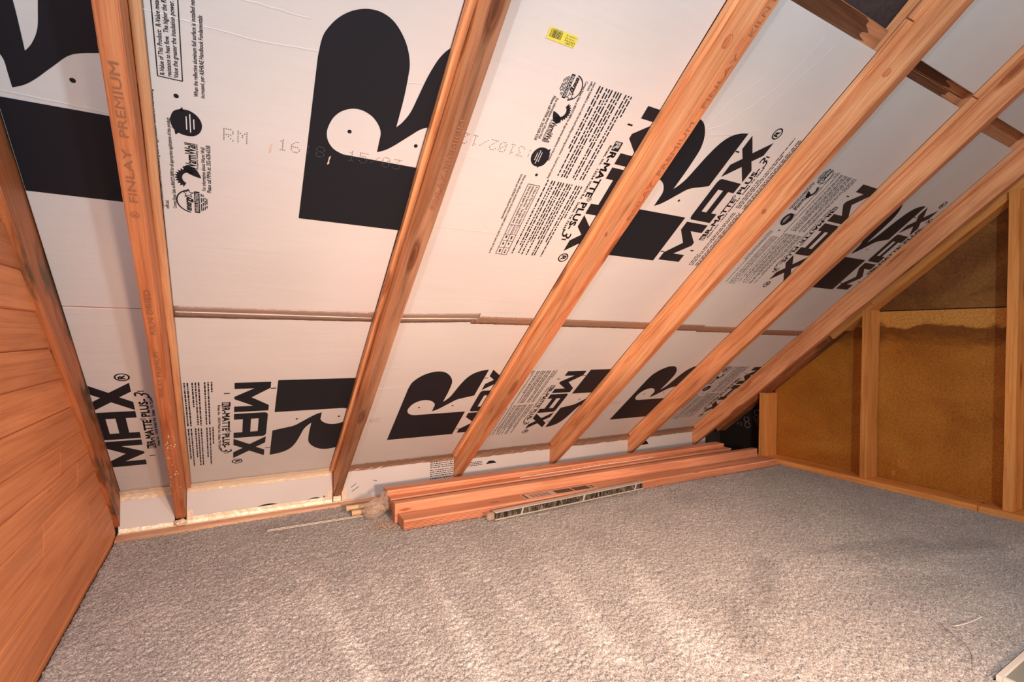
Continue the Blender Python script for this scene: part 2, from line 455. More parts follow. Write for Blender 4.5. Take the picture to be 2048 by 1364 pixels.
# sun-and-arrow mark and words
sun = []
for k in range(25):
    t = math.radians(62+k*(245-62)/24*1.0)
    r_ = .034 if k % 2 == 0 else .0275
    sun.append((.876+r_*math.cos(t), .106+r_*math.sin(t)))
sun_in = [(.876+.016*math.cos(t), .106+.018*math.sin(t)) for t in [math.radians(245-k*(245-62)/12) for k in range(13)]]
txt.poly(sun + sun_in)
leaf = cr_run([(.862, .140), (.870, .126), (.882, .118), (.900, .112), (.905, .112)]) + cr_run([(.905, .113), (.896, .134), (.884, .144), (.872, .145), (.862, .140)])
txt.poly(leaf[:-1])
txt.text('WarmWall', .894, .136, .078, .025, True, .018)
txt.text('The Superior Insulating System', .899, .136, .078, .0055, True, .018)
txt.text('For information about Warm Wall', .915, .072, .136, .0095, True, .018)
txt.text('Please call PIMA at: 202-628-6558', .928, .068, .148, .0105, True, .018)
blob = cr_run([(.842, .272), (.848, .248), (.866, .236), (.890, .236), (.906, .250), (.911, .272), (.903, .292), (.886, .304), (.866, .304), (.850, .294), (.842, .272)])
txt.poly(blob[:-1])
txt.poly([(.862, .300), (.872, .298), (.870, .311)]); txt.poly([(.850, .244), (.860, .240), (.852, .232)])
for i, (a_, b_) in enumerate(((.252, .288), (.246, .296), (.256, .284))): white.rect(.876+i*.008, a_, .8785+i*.008, b_)
txt.disc(.859, .336, .0055)

# dot-matrix font 5x7
DOT = {'R': '1111010001100011111010100100101000 1'.replace(' ', ''), 'M': '10001110111010110101100011000110001',
       '1': '00100011000010000100001000010001110', '6': '00110010001000011110100011000101110', ':': '00000001000010000000001000010000000',
       '8': '01110100011000101110100011000101110', '2': '01110100010000100010001000100011111', '0': '01110100011001110101110011000101110',
       '3': '11111000100010000010000011000101110', '/': '00000000010001000100010001000000000', '5': '11111100001111000001000011000101110', ' ': '0'*35}
def dot_text(fl, s_, u, v, pitch, cw, flip=False, r=.0016):
    for i, ch in enumerate(s_):
        for k, b_ in enumerate(DOT[ch]):
            if b_ != '1': continue
            x = i*cw + (k % 5)*pitch; y = -(k//5)*pitch
            if flip: x, y = -x, -y
            fl.disc(u+x, v+y, r, n=5)

# ------------------------------------------------------------------ setting: ceiling deck, floor, walls
def struct(name, me, mat, parent=None, matrix=None):
    o = finish(name, me, mat, parent, matrix)
    if not parent: o['kind'] = 'structure'
    return o
RL = [-0.237, .533, 1.3025, 2.0755, 2.8495, 3.6250]   # left faces of the rafters in the open bays
RW = .0445
R1 = (-.507, -.462)
VTOP = 4.3
bm = box_bm(-1.3*S, 4.3*S, -.10*S, VTOP*S, -.10*S, -.058*S)
struct('ceiling', bm_mesh('ceiling', bm), M['deck'], None, roof_matrix(0, 0))
bm = box_bm(-1.2*S, 4.3*S, -1.6*S, 3.35*S, -.05*S, -.014*S)
struct('floor', bm_mesh('floor', bm), M['dark'])
bm = box_bm(-1.2*S, 4.2*S, 3.075*S, 3.12*S, -.02*S, .32*S)
struct('wall_back', bm_mesh('wall_back', bm), M['dark'])

# carpet: one pile surface
def carpet():
    x0, x1, y0, y1 = WX+.004, 3.885, .30, 2.992
    st = .0046/S
    nx = int((x1-x0)/st); ny = int((y1-y0)/st)
    xs = np.linspace(x0, x1, nx); ys = np.linspace(y0, y1, ny)
    X, Y = np.meshgrid(xs, ys)
    def up(f):
        g = rng.normal(size=(ny//f+3, nx//f+3))
        iy = np.arange(ny)/f; ix = np.arange(nx)/f
        a = iy.astype(int); b = ix.astype(int); ty = (iy-a)[:, None]; tx = (ix-b)[None, :]
        ty = ty*ty*(3-2*ty); tx = tx*tx*(3-2*tx)
        return (g[a][:, b]*(1-ty)*(1-tx)+g[a+1][:, b]*ty*(1-tx)+g[a][:, b+1]*(1-ty)*tx+g[a+1][:, b+1]*ty*tx)
    fine = rng.normal(size=(ny, nx)); clump = up(2); soft = up(6)
    Z = -.003 + .0018*fine + .0008*clump + .0005*soft
    Z = np.minimum(Z, .0012+.0004*np.tanh(fine)); edge = np.minimum.reduce([X-x0, x1-X, y1-Y]); Z = np.where(edge < .012, Z-.006*(1-edge/.012), Z)
    # vacuum tracks: the nap lies the other way in these strokes
    nap = 1+.035*up(9)+.05*up(40)
    strokes = [((.30, 2.20), (.37, 1.30), .026, .17), ((.24, 2.3), (.29, 1.9), .02, .08), ((.74, 2.02), (.66, 1.20), .035, .14), ((.95, 2.0), (.92, 1.3), .03, .08),
               ((1.24, 1.84), (1.06, 1.15), .05, .13), ((1.62, 1.75), (1.30, 1.05), .05, .12), ((.05, 2.2), (.10, 1.5), .03, .07), ((.50, 2.25), (.54, 1.4), .03, .06),
               ((2.3, 1.35), (3.0, 1.12), .05, -.12), ((2.55, 1.15), (3.3, .95), .06, -.10), ((1.75, 1.12), (2.1, 1.35), .05, -.12), ((2.1, .95), (2.6, .85), .06, -.06),
               ((1.72, 1.25), (1.5, 1.0), .06, -.08), ((2.1, 1.2), (2.75, .95), .05, .06), ((1.45, 1.25), (1.35, 1.0), .06, .05), ((.85, 1.4), (1.2, 1.05), .10, .02),
               ((2.65, 1.3), (2.45, 1.0), .035, -.06), ((1.9, 1.6), (1.75, 1.3), .05, .05), ((2.9, 1.0), (3.4, .8), .06, .06)]
    wob = .007*up(10)
    for (ax, ay), (bx, by), w, amt in strokes:
        dx, dy = bx-ax, by-ay; L2 = dx*dx+dy*dy
        t = np.clip(((X-ax)*dx+(Y-ay)*dy)/L2, 0, 1)
        d = np.hypot(X-ax-t*dx, Y-ay-t*dy)+wob
        k = np.clip(1.3-d/(w*1.3*(.55+.45*t)), 0, 1)
        nap += amt*2.3*k*np.clip(.35+t*1.6, 0, 1)
    nap = np.clip(nap, .78, 1.30)
    me = bpy.data.meshes.new('carpet')
    keep = ~((X > 1.984) & (Y < .546)); qk = (keep[:-1, :-1] & keep[:-1, 1:] & keep[1:, 1:] & keep[1:, :-1])
    nv = nx*ny; nf = (nx-1)*(ny-1)
    co = np.stack([X*S, Y*S, Z], -1).reshape(-1).astype(np.float32)
    idx = np.arange(nv).reshape(ny, nx)
    q = np.stack([idx[:-1, :-1], idx[:-1, 1:], idx[1:, 1:], idx[1:, :-1]], -1)[qk].reshape(-1); nf = int(qk.sum())
    me.vertices.add(nv); me.vertices.foreach_set('co', co)
    me.loops.add(nf*4); me.loops.foreach_set('vertex_index', q.astype(np.int32))
    me.polygons.add(nf); me.polygons.foreach_set('loop_start', np.arange(0, nf*4, 4, dtype=np.int32))
    me.update(calc_edges=True)
    at = me.color_attributes.new('nap', 'FLOAT_COLOR', 'POINT')
    c = np.ones((nv, 4), np.float32); n_ = nap.reshape(-1); c[:, 0] = n_; c[:, 1] = n_; c[:, 2] = n_
    at.data.foreach_set('color', c.reshape(-1))
    me.polygons.foreach_set('use_smooth', np.ones(nf, dtype=bool))
    o = finish('carpet', me, M['carpet'])
    tag(o, 'beige cut-pile carpet with pale vacuum strokes covering the attic floor', 'carpet', kind='stuff')
carpet()

# left wall of tongue-and-groove planks
bm = bmesh.new()
pts = [(3.05, -.01), (3.05, .02)]
prof = [(-1.4, -.03), (3.03, -.03), (3.03, .0)]+[(YK-((z_-Z0+.15*CA)/SA)*CA-.15*SA, z_) for z_ in (.05, 2.9)]+[(-1.4, 2.9)]
bm = prism([(y*S, z*S) for y, z in prof], (WX-.05)*S, (WX-.018)*S)
wl = struct('wall_left', bm_mesh('wall_left', bm), M['dark'])
D_R = .1165
def slope_y(z, w):                        # y of the plane at depth w under the lining at height z
    v = (z - Z0 + w*CA)/SA
    return YK - v*CA - w*SA
seams = [-.02, .012, .115, .219, .322, .428, .526, .629, .736, .844, .946, 1.054, 1.16, 1.264, 1.37, 1.475, 1.58, 1.685, 1.79]
for i, (za, zb) in enumerate(zip(seams, seams[1:])):
    ya, yb = min(3.028, slope_y(za, D_R+.004)), min(3.028, slope_y(zb, D_R+.004))
    c = .005; dpt = random.uniform(-.0012, .0012)
    joint = {3: 2.50, 5: 2.32, 6: 2.12, 9: 2.25, 4: 1.95}.get(i)
    segs = [(-1.3, None)] if not joint else [(-1.3, joint-.0004), (joint+.0004, None)]
    for y0_, y1_ in segs:
        # ring of points at the front face (chamfered) and at the back
        e0 = ya if y1_ is None else y1_; e1 = yb if y1_ is None else y1_
        back = [(y0_, za+.0005), (e0, za+.0005), (e1, zb-.0005), (y0_, zb-.0005)]
        front = [(y0_, za+c), (e0-c*.4, za+c), (e1-c*.4, zb-c), (y0_, zb-c)]
        xb, xm, xf = (WX-.018), WX-.0045+dpt, WX+dpt
        vs = [(xb, y, z) for y, z in back]+[(xm, y, z) for y, z in back]+[(xf, y, z) for y, z in front]
        fs = [(0, 1, 2, 3)]+[(k+a, k+(a+1) % 4, k+4+(a+1) % 4, k+4+a) for k in (0, 4) for a in range(4)]+[(8, 9, 10, 11)]
        # local x runs along the plank so the grain follows it
        me = mesh_from('plank', [(y*S, -x*S, z*S) for x, y, z in vs], fs)
        bm = bmesh.new(); bm.from_mesh(me); bpy.data.meshes.remove(me); me = bm_mesh('plank', bm)
        finish('plank', me, M['plank'], wl, Matrix(((0, -1, 0, 0), (1, 0, 0, 0), (0, 0, 1, 0), (0, 0, 0, 1))))

# gable wall on the right
prof = [(-1.4, -.03), (3.30, -.03), (3.30, -.01), (-.45, 3.30), (-1.4, 3.30)]
bm = prism([(y*S, z*S) for y, z in prof], (GX+.012)*S, (GX+.05)*S)
wr = struct('wall_right', bm_mesh('wall_right', bm), M['dark'])
def gable_sheet(name, poly, mat, x0, x1):
    bm = prism([(y*S, z*S) for y, z in poly], x0*S, x1*S)
    return finish(name, bm_mesh(name, bm), mat, wr)
gt = lambda y: Z0+(YK-y)*SA/CA            # height of the lining plane at y
JZ = 1.222
yj = YK-(JZ-Z0)*CA/SA
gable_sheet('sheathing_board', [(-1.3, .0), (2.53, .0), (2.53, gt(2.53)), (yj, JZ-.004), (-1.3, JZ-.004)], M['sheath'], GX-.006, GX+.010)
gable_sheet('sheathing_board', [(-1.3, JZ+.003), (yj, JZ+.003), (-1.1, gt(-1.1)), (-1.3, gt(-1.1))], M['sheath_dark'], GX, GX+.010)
ft = gable_sheet('building_felt', [(2.532, .0), (3.26, .0), (2.532, gt(2.532))], M['felt'], GX+.002, GX+.010)
# lighter scuffs on the lower board
def scuff(cy, cz, ry, rz, seed):
    r_ = random.Random(seed); pts = []
    for k in range(18):
        t = 2*math.pi*k/18; q = r_.uniform(.72, 1.12)
        pts.append((cy+ry*q*math.cos(t), cz+rz*q*math.sin(t)))
    gable_sheet('scuff_mark', pts, M['sheath_patch'], GX-.0072, GX-.0055)
scuff(1.60, .155, .036, .038, 1); scuff(1.655, .085, .012, .022, 2)
# chalk scribbles on the black felt
fl = Flat()
def fy(y, z): return (y, z)
for cy, cz, ry, rz in ((2.70, .36, .026, .026), (2.665, .305, .024, .028), (2.80, .285, .025, .024), (2.79, .235, .026, .024)):
    n = 18
    for k in range(n):
        a0, a1 = 2*math.pi*k/n, 2*math.pi*(k+1)/n
        if k in (3, 4): continue
        fl.line((cy+ry*math.cos(a0), cz+rz*math.sin(a0)), (cy+ry*math.cos(a1), cz+rz*math.sin(a1)), .006)
fl.line((2.735, .32), (2.66, .225), .005); fl.line((2.88, .245), (2.89, .225), .006); fl.line((2.86, .25), (2.85, .22), .006); fl.line((2.915, .24), (2.92, .235), .006)
me = flat_mesh('chalk_mark', fl)
tag(finish('chalk_mark', me, M['chalk'], ft, Matrix(((0, 0, 1, (GX+.0012)*S), (1, 0, 0, 0), (0, 1, 0, 0), (0, 0, 0, 1)))), kind='stuff')

# base ledge along the knee wall
prof = [(2.986, -.01), (2.986, .004), (2.992, .011), (3.026, .013), (3.07, .013), (3.07, -.01)]
bm = bmesh.new()
N = 70
pr = []
for i in range(N+1):
    x = WX+.006+(3.98-WX)*i/N
    y_ = 2.950+.035*min(1, (x-WX)/1.1)+random.uniform(-.004, .004)*(1 if x < .4 else .4)
    pr.append([bm.verts.new(((x)*S, yy*S, zz*S)) for yy, zz in ((y_, -.012), (y_, .003+random.uniform(-.001, .001)), (y_+.006, .008), (3.024, .0125), (3.072, .0125), (3.072, -.012))])
for a, b in zip(pr, pr[1:]):
    for k in range(6): bm.faces.new((a[k], a[(k+1) % 6], b[(k+1) % 6], b[k]))
bm.faces.new(pr[0]); bm.faces.new(pr[-1][::-1])
bl = struct('baseboard_back', bm_mesh('baseboard_back', bm), M['ledge'])
# white tape edge where ledge and lining meet
bm = box_bm((WX+.008)*S, .80*S, 3.018*S, 3.027*S, .0122*S, .0165*S, 0, 40, .0004)
finish('edge_tape', bm_mesh('edge_tape', bm), M['foil'], bl)

# ------------------------------------------------------------------ rafters
def rafter(i, left, width, mat, label, strip_side=None, strip_end=None, edge=None):
    cu = left+width/2
    m = beam_matrix(cu, -.11)
    root = empty('rafter', matrix=m)
    L = (VTOP-.10+.11)
    bm = box_bm(0, L*S, -width/2*S, width/2*S, -.055*S, .12*S, .0022, 36, .0007)
    tm = finish('timber', bm_mesh('timber', bm), mat, root)
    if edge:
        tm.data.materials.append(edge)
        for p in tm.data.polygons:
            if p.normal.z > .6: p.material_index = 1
    tag(root, label, 'rafter', 'sloping rafters of the roof')
    if strip_side:
        s_ = 1 if strip_side == 'left' else -1      # local y points to -u
        brk = strip_end or 2.9
        for a_, b_, dz in ((.14, brk, 0), (brk+.004, L-.02, -.002)):
            y0_, y1_ = sorted((s_*(width/2+.0008), s_*(width/2+.0223)))
            bm = box_bm(a_*S, b_*S, y0_*S, y1_*S, (.001)*S, (.026+dz)*S, .0012, 24, .0006)
            finish('nailing_strip', bm_mesh('nailing_strip', bm), M['strip'] if strip_side == 'right' else mat, root)
    return root
rafters = []
rafters.append(rafter(0, R1[0], R1[1]-R1[0], M['rafter_stained'], 'dark-stained rafter running down against the plank wall, leftmost', None))
rafters.append(rafter(1, RL[0], RW, M['rafter_red'], 'rafter spattered with white paint drops near its foot, stamped lettering on its underside', 'right', 3.6))
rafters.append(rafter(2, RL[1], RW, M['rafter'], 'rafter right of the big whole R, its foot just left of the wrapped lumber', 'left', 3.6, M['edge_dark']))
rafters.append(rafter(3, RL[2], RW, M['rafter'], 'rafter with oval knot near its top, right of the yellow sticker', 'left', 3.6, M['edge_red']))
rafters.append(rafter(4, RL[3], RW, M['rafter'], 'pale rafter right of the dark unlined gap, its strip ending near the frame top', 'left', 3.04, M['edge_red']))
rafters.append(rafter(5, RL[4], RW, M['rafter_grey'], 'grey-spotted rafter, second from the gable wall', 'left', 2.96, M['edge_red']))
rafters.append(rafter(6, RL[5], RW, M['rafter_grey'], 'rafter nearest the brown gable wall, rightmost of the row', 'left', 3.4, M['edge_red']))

# stamped words on the undersides
def stamp(root, words, bold=0.0):
    for s_, v, ln, h, off in words:
        fl = Flat(); fl.text(s_, v+.11, off, ln, h, False, bold)
        me = flat_mesh('stamp_print', fl, (.12*S)+.0017)
        tag(finish('stamp_print', me, M['stamp'], root), kind='stuff')
stamp(rafters[1], [('®', 1.79, .022, .020, -.008), ('FINLAY', 1.84, .15, .018, -.008), ('PREMIUM', 2.02, .17, .018, -.008), ('KILN DRIED', 1.33, .20, .016, -.006), ('FINLAY PREMIUM', .98, .26, .016, -.006)])
stamp(rafters[2], [('FINLAY PREMIUM', 1.95, .30, .018, -.008)])
stamp(rafters[3], [('FINLAY', 2.03, .17, .018, -.008), ('PREMIUM', 2.23, .2, .018, -.008), ('FINLAY', 2.48, .17, .018, -.008), ('KILN DRIED', 2.70, .2, .018, -.008)])
# knots ringed on the side of the knotty rafter
def knot(root, v, w, side, a_, b_):
    bm = bmesh.new(); n = 20; rings = []
    for rr, hh in ((1.0, .0004), (.86, -.0001), (.80, .0012), (.3, .0016)):
        rings.append([bm.verts.new(((v+.11)*S+a_*rr*math.cos(2*math.pi*k/n), side*(RW/2*S+hh), w*S+b_*rr*math.sin(2*math.pi*k/n))) for k in range(n)])
    for a, b in zip(rings, rings[1:]):
        for k in range(n): bm.faces.new((a[k], a[(k+1) % n], b[(k+1) % n], b[k]))
    bm.faces.new(rings[-1])
    o = finish('knot', bm_mesh('knot', bm), M['rafter_red'], root)
    ring = Flat()
knot(rafters[3], 2.66, .075, 1, .017, .011); knot(rafters[4], 2.78, .075, 1, .013, .010); knot(rafters[4], 2.16, .07, 1, .012, .010); knot(rafters[3], 1.93, .085, 1, .010, .008)
# paint drops
fl = Flat(); pr_ = random.Random(5)
for k in range(75):
    v = .10+.62*pr_.random()**.8; x = pr_.uniform(-.019, .019)
    r_ = pr_.choice((.0008, .001, .0012, .0016, .0026))
    fl.disc(v+.11, x*1.0, r_*pr_.uniform(1.0, 2.2), r_, 9)
me = flat_mesh('paint_spatter', fl, .12*S+.0018)
tag(finish('paint_spatter', me, M['paint'], rafters[1]), kind='stuff')

# ------------------------------------------------------------------ foam panels with print
BAYS = [(R1[1]+.003, RL[0]-.0025), (RL[0]+RW+.0228, RL[1]-.0228)]
for a, b in zip(RL[1:], RL[2:]): BAYS.append((a+RW+.0025, b-.0228))
SEAM = 1.318; PTOP = 2.815
def foam_panel(ua, ub, va, vb, label, prints, name='foam_panel', extra=None, creases=(), group='foil-faced foam panels between the rafters'):
    m = roof_matrix((ua+ub)/2, va)
    root = empty(name, matrix=m)
    w = ub-ua; h = vb-va
    bm = box_bm(-w/2*S, w/2*S, 0, h*S, -.030*S, 0, .0012)
    finish('board', bm_mesh('board', bm), M['foam'], root)
    tag(root, label, 'foam panel', group)
    cu = (ua+ub)/2
    clip = (-w/2+.0015, w/2-.0015, .002, h-.002)
    for (O, v0, inv) in prints:
        fn = (lambda x, y: (O-x-cu, v0-y-va)) if inv else (lambda x, y: (O+x-cu, v0+y-va))
        for nm, src, mt, z in [('printed_letter', l_, M['ink'], .0007) for l_ in letters]+[('print_mark', marks, M['ink'], .0007), ('printed_text', txt, M['ink'], .0007), ('reversed_text', white, M['white_ink'], .0013)]:
            f2 = Flat(); f2.add(src, fn)
            me = flat_mesh(nm, f2, z, clip)
            if me:
                o = finish(nm, me, mt, root)
                if nm != 'printed_letter': o['kind'] = 'stuff'
    if extra:
        f2 = Flat(); extra(f2, cu, va)
        me = flat_mesh('dot_print', f2, .0010, clip)
        if me: tag(finish('dot_print', me, M['ink_faint'], root), kind='stuff')
    for k, pts in enumerate(creases):
        bm = bmesh.new(); prev = None
        pts = [(u_, v_) for u_, v_ in pts]
        fine = []
        for (p, q) in zip(pts, pts[1:]):
            for t in range(8): fine.append((p[0]+(q[0]-p[0])*t/8, p[1]+(q[1]-p[1])*t/8))
        fine.append(pts[-1])
        for i, (u_, v_) in enumerate(fine):
            q = fine[min(i+1, len(fine)-1)]; p = fine[max(i-1, 0)]
            d = Vector((q[0]-p[0], q[1]-p[1])).normalized(); nrm = Vector((-d.y, d.x))
            c_ = Vector((u_-cu, v_-va)) + nrm*random.uniform(-.0012, .0012)
            hw = .0030*(.4+.6*math.sin(math.pi*(i+.5)/len(fine)))
            ring = [bm.verts.new(((c_.x+nrm.x*s_*hw)*S, (c_.y+nrm.y*s_*hw)*S, z)) for s_, z in ((-1, .0001), (0, .0006), (1, .0001))]
            if prev:
                for j in (0, 1): bm.faces.new((prev[j], prev[j+1], ring[j+1], ring[j]))
            prev = ring
        me = bm_mesh('crease', bm)
        finish('crease', me, M['foam'], root)
    return root
def dots2(f, cu, va):
    dot_text(f, 'RM  16:8', -.019-cu, 2.022-va, .0052, .033)
    dot_text(f, '15/03', .30-cu, 2.028-va, .0052, .034)
def dots3(f, cu, va):
    dot_text(f, '8:3102/12', .915-cu, 2.128-va, .0054, .034, True)
def dots_s(u, v, s_):
    def g(f, cu, va): dot_text(f, s_, u-cu, v-va, .005, .03, True)
    return g
# upper row
foam_panel(*BAYS[0], SEAM+.003, PTOP, 'upper foam panel beside the plank wall showing the right half of a big R', [(-.619, 1.747, False)], creases=[[(-.46, 2.012), (-.24, 2.003)]])
fp2 = foam_panel(BAYS[1][0], BAYS[1][1], SEAM+.003, PTOP, 'upper foam panel with the whole big R, left of centre', [(.186, 1.764, False), (-.979, 1.747, False)], extra=dots2,
           creases=[[(-.17, 2.262), (.06, 2.262), (.20, 2.280), (.42, 2.262), (.51, 2.275)], [(-.02, 2.34), (.16, 2.345)]])
for (u_, v_, l_) in ((.094, 1.990, .030), (.249, 1.985, .030)):
    fl = Flat(); fl.poly([(u_-.004, v_-l_/2), (u_+.002, v_-l_/2+.004), (u_+.001, v_), (u_+.004, v_+l_/2), (u_-.001, v_+l_/2-.004), (u_-.002, v_)])
    me = flat_mesh('facer_tear', fl, .0015)
    finish('facer_tear', me, M['paper'], fp2, fp2.matrix_world.inverted() @ roof_matrix(0, 0))
foam_panel(*BAYS[2], SEAM+.003, PTOP, 'upper foam panel with yellow sticker and upside-down fine print', [(1.793, 2.409, True)], extra=dots3,
           creases=[[(.59, 1.80), (.90, 1.805), (1.2, 1.79)]])
foam_panel(*BAYS[3], SEAM+.003, PTOP, 'wrinkled upper foam panel below the dark unlined gap', [(1.336, 1.769, False)], extra=dots_s(2.04, 1.93, '2013'),
           creases=[[(1.50, 2.80), (1.475, 2.55), (1.49, 2.30), (1.46, 2.18)], [(1.76, 2.78), (1.72, 2.6), (1.60, 2.42), (1.52, 2.38)], [(1.83, 2.77), (1.76, 2.58), (1.73, 2.45)],
                    [(1.62, 2.60), (1.55, 2.5), (1.50, 2.30)], [(1.40, 1.62), (1.41, 1.45)], [(1.78, 2.44), (1.68, 2.40), (1.52, 2.36)]])
foam_panel(*BAYS[4], SEAM+.003, PTOP-.018, 'upper foam panel with upside-down fine print, two bays from the gable wall', [(3.259, 2.383, True)], extra=dots_s(2.66, 2.12, '2013'),
           creases=[[(2.30, 2.76), (2.28, 2.45)]])
foam_panel(*BAYS[5], SEAM-.02, PTOP-.055, 'upper foam panel with a half-hidden R, last bay before the gable wall', [(2.985, 1.715, False)])
# third row above the gap
foam_panel(*BAYS[4], 2.860, 4.15, 'blank foam panel above the wooden slat gap, left of the two', [], creases=[[(2.30, 3.3), (2.29, 2.9)], [(2.33, 3.3), (2.31, 2.95)]])
foam_panel(*BAYS[5], 2.835, 4.15, 'blank foam panel above the wooden slat gap, nearest the gable', [])
foam_panel(*BAYS[1], 2.86, 4.15, 'blank foam panel high above the whole big R', [])
foam_panel(*BAYS[2], 2.86, 4.15, 'blank foam panel high above the yellow sticker', [])
foam_panel(*BAYS[0], 2.86, 4.15, 'blank foam panel high beside the plank wall', [])
# lower row
LT = SEAM-.003
foam_panel(*BAYS[0], .004, LT, 'lower foam panel beside the plank wall with MAX lettering reading upwards', [(-.903, .263, False)])
foam_panel(*BAYS[1], .004, LT, 'lower foam panel with upside-down R and MAX, left of the wrapped lumber', [(.587, .900, True)])
foam_panel(*BAYS[2], .004, LT, 'lower foam panel with a whole upright R above the wrapped lumber end', [(.788, .290, False)], extra=dots_s(.70, .50, '2013'), creases=[[(.60, .80), (.72, .81), (.86, .83)]])
foam_panel(*BAYS[3], .004, LT, 'lower foam panel with upside-down MAX and fine print, middle of the lumber', [(2.300, .915, True)], creases=[[(1.70, 1.10), (1.63, .95)]])
foam_panel(*BAYS[4], .004, LT, 'lower foam panel with an upright R above the far half of the lumber', [(2.46, .285, False)], extra=dots_s(2.40, .50, '2013'))
foam_panel(*BAYS[5], .004, LT-.02, 'dim lower foam panel with fine print only, last before the gable wall', [(4.085, .90, True)])

# yellow sticker
fl = Flat(); m_ = roof_matrix(.8125, 2.4965, .0002)
root = empty('barcode_sticker', matrix=m_)
bm = box_bm(-.049*S, .049*S, -.0155*S, .0155*S, .0002, .0011, .0002)
finish('paper', bm_mesh('paper', bm), M['yellow'], root)
x = -.042; q_ = random.Random(2)
while x < -.004:
    w = q_.choice((.0009, .0016, .0024)); fl.rect(x, -.008, x+w, .011); x += w+q_.choice((.0012, .002))
def rtext(f, s_, x, y, ln, h):            # upside-down line
    g = Flat(); g.text(s_, 0, 0, ln, h, False, .01); f.add(g, lambda a, b: (x-a, y-b))
rtext(fl, 'CL-2061', .046, -.008, .030, .0045); rtext(fl, 'R-MATTE PLUS', .046, -.0015, .036, .0045); rtext(fl, '1.5" X 4 X 8', .040, .005, .030, .0045); rtext(fl, '1 2 3 4 M W 1 W', .046, .0115, .036, .0036)
rtext(fl, '041210 8 0213 1', -.006, .0145, .034, .003)
me = flat_mesh('barcode_print', fl, .0014); tag(finish('barcode_print', me, M['ink'], root), kind='stuff')
tag(root, 'yellow barcode sticker on the foam, left of the knotty rafter', 'sticker')

# seam tapes across the bays
def tape(ua, ub, va, vb, mat, label, slit=False, name='seam_tape', skew=0.0, group='tape strips over the panel seam'):
    bm = bmesh.new(); n = 40; rows = []
    for i in range(n+1):
        t = i/n; u = ua+(ub-ua)*t; dv = skew*(t-.5)
        ys = [va, va+(vb-va)*.3, (va+vb)/2, va+(vb-va)*.7, vb]
        zz = [.0004, .0007, .0009, .0007, .0004]
        rows.append([bm.verts.new(((u-ua)*S, (y+dv-va)*S+random.uniform(-.0008, .0008), z+random.uniform(0, .0008))) for y, z in zip(ys, zz)])
    for a, b in zip(rows, rows[1:]):
        for k in range(4): bm.faces.new((a[k], b[k], b[k+1], a[k+1]))
    r_ = bmesh.ops.extrude_face_region(bm, geom=list(bm.faces))
    for v in r_['geom']:
        if isinstance(v, bmesh.types.BMVert): v.co.z += .0004
    root = finish(name, bm_mesh(name, bm), mat, None, roof_matrix(ua, va, .0004))
    for p in root.data.polygons: p.use_smooth = True
    tag(root, label, 'tape', group)
    if slit:
        bm = bmesh.new(); rows = []
        for i in range(n+1):
            t = i/n; k = max(0, 1-abs(t-.40)/.62)
            c_ = (vb-va)*(.52-.10*t)*S + skew*(t-.5)*S
            hw = (.0034*k+.0002)
            rows.append([bm.verts.new(((ub-ua)*t*S*.98+.004, c_+s_*hw, z)) for s_, z in ((-1, .0024), (0, .0036), (1, .0024))])
        for a, b in zip(rows, rows[1:]):
            for k in range(2): bm.faces.new((a[k], b[k], b[k+1], a[k+1]))
        finish('bare_foil_slit', bm_mesh('bare_foil_slit', bm), M['foil'], root)
    return root
B = BAYS
tape(B[1][0], B[1][1], SEAM-.031, SEAM+.026, M['foil_dull'], 'taupe seam tape split by a bright foil slit, under the whole big R', True, skew=.004)
tape(B[2][0], .985, SEAM-.022, SEAM+.034, M['foil_dull'], 'taupe seam tape with lifted end, under the yellow sticker bay', True, skew=.022)
tape(.955, B[2][1], SEAM-.024, SEAM+.026, M['foil_brown'], 'short reddish seam tape overlapping, just left of the knotty rafter')
tape(B[3][0], B[3][1], SEAM-.028, SEAM+.026, M['foil_brown'], 'reddish seam tape under the wrinkled panel')
tape(B[4][0], 2.52, SEAM-.032, SEAM+.020, M['foil_brown'], 'dark seam tape two bays from the gable, left piece')
tape(2.49, B[4][1], SEAM-.040, SEAM+.010, M['foil_brown'], 'reddish seam tape two bays from the gable, right piece')
tape(B[5][0], B[5][1], SEAM-.055, SEAM-.004, M['foil_brown'], 'dim seam tape in the last bay before the gable')
bm = box_bm(B[0][0]*S, B[0][1]*S, (SEAM-.003)*S, (SEAM+.004)*S, -.02*S, -.004*S)
o = finish('seam_backing', bm_mesh('seam_backing', bm), M['rafter_red'], None, roof_matrix(0, 0)); tag(o, 'thin reddish strip showing in the open seam beside the plank wall', 'strip')

# slats above the panels where the lining leaves a gap
def slat(ua, ub, va, vb, w0, label, jagged):
    root = empty('roof_slat', matrix=roof_matrix(ua, va, w0))
    bm = box_bm(0, (ub-ua)*S, 0, (vb-va)*S, -.024*S, 0, .0012, 8, .0004)
    finish('board', bm_mesh('board', bm), M['dark_board'], root)
    # dark brown layer laid over the board, with a torn end
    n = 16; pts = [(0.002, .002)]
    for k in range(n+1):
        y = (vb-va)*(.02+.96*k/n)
        pts.append((jagged+random.uniform(-.045, .03)-.04*k/n, y))
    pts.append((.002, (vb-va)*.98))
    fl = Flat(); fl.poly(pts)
    me = flat_mesh('dark_layer', fl, .0010)
    finish('dark_layer', me, M['jagged'], root)
    tag(root, label, 'slat', 'slats seen in the gap above the panels')
M['jagged'] = wood('dark_brown_layer', (.07, .026, .012), (.12, .048, .024), (.17, .075, .04), knots=False)
slat(B[3][0]-.0, B[3][1]+.018, 2.775, 2.882, -.032, 'slat half covered by a torn dark paper under the dark unlined gap', .64)
slat(B[4][0], B[4][1]+.018, 2.750, 2.826, -.032, 'lower slat of the pair between two blank panels, with a torn dark paper', .62)
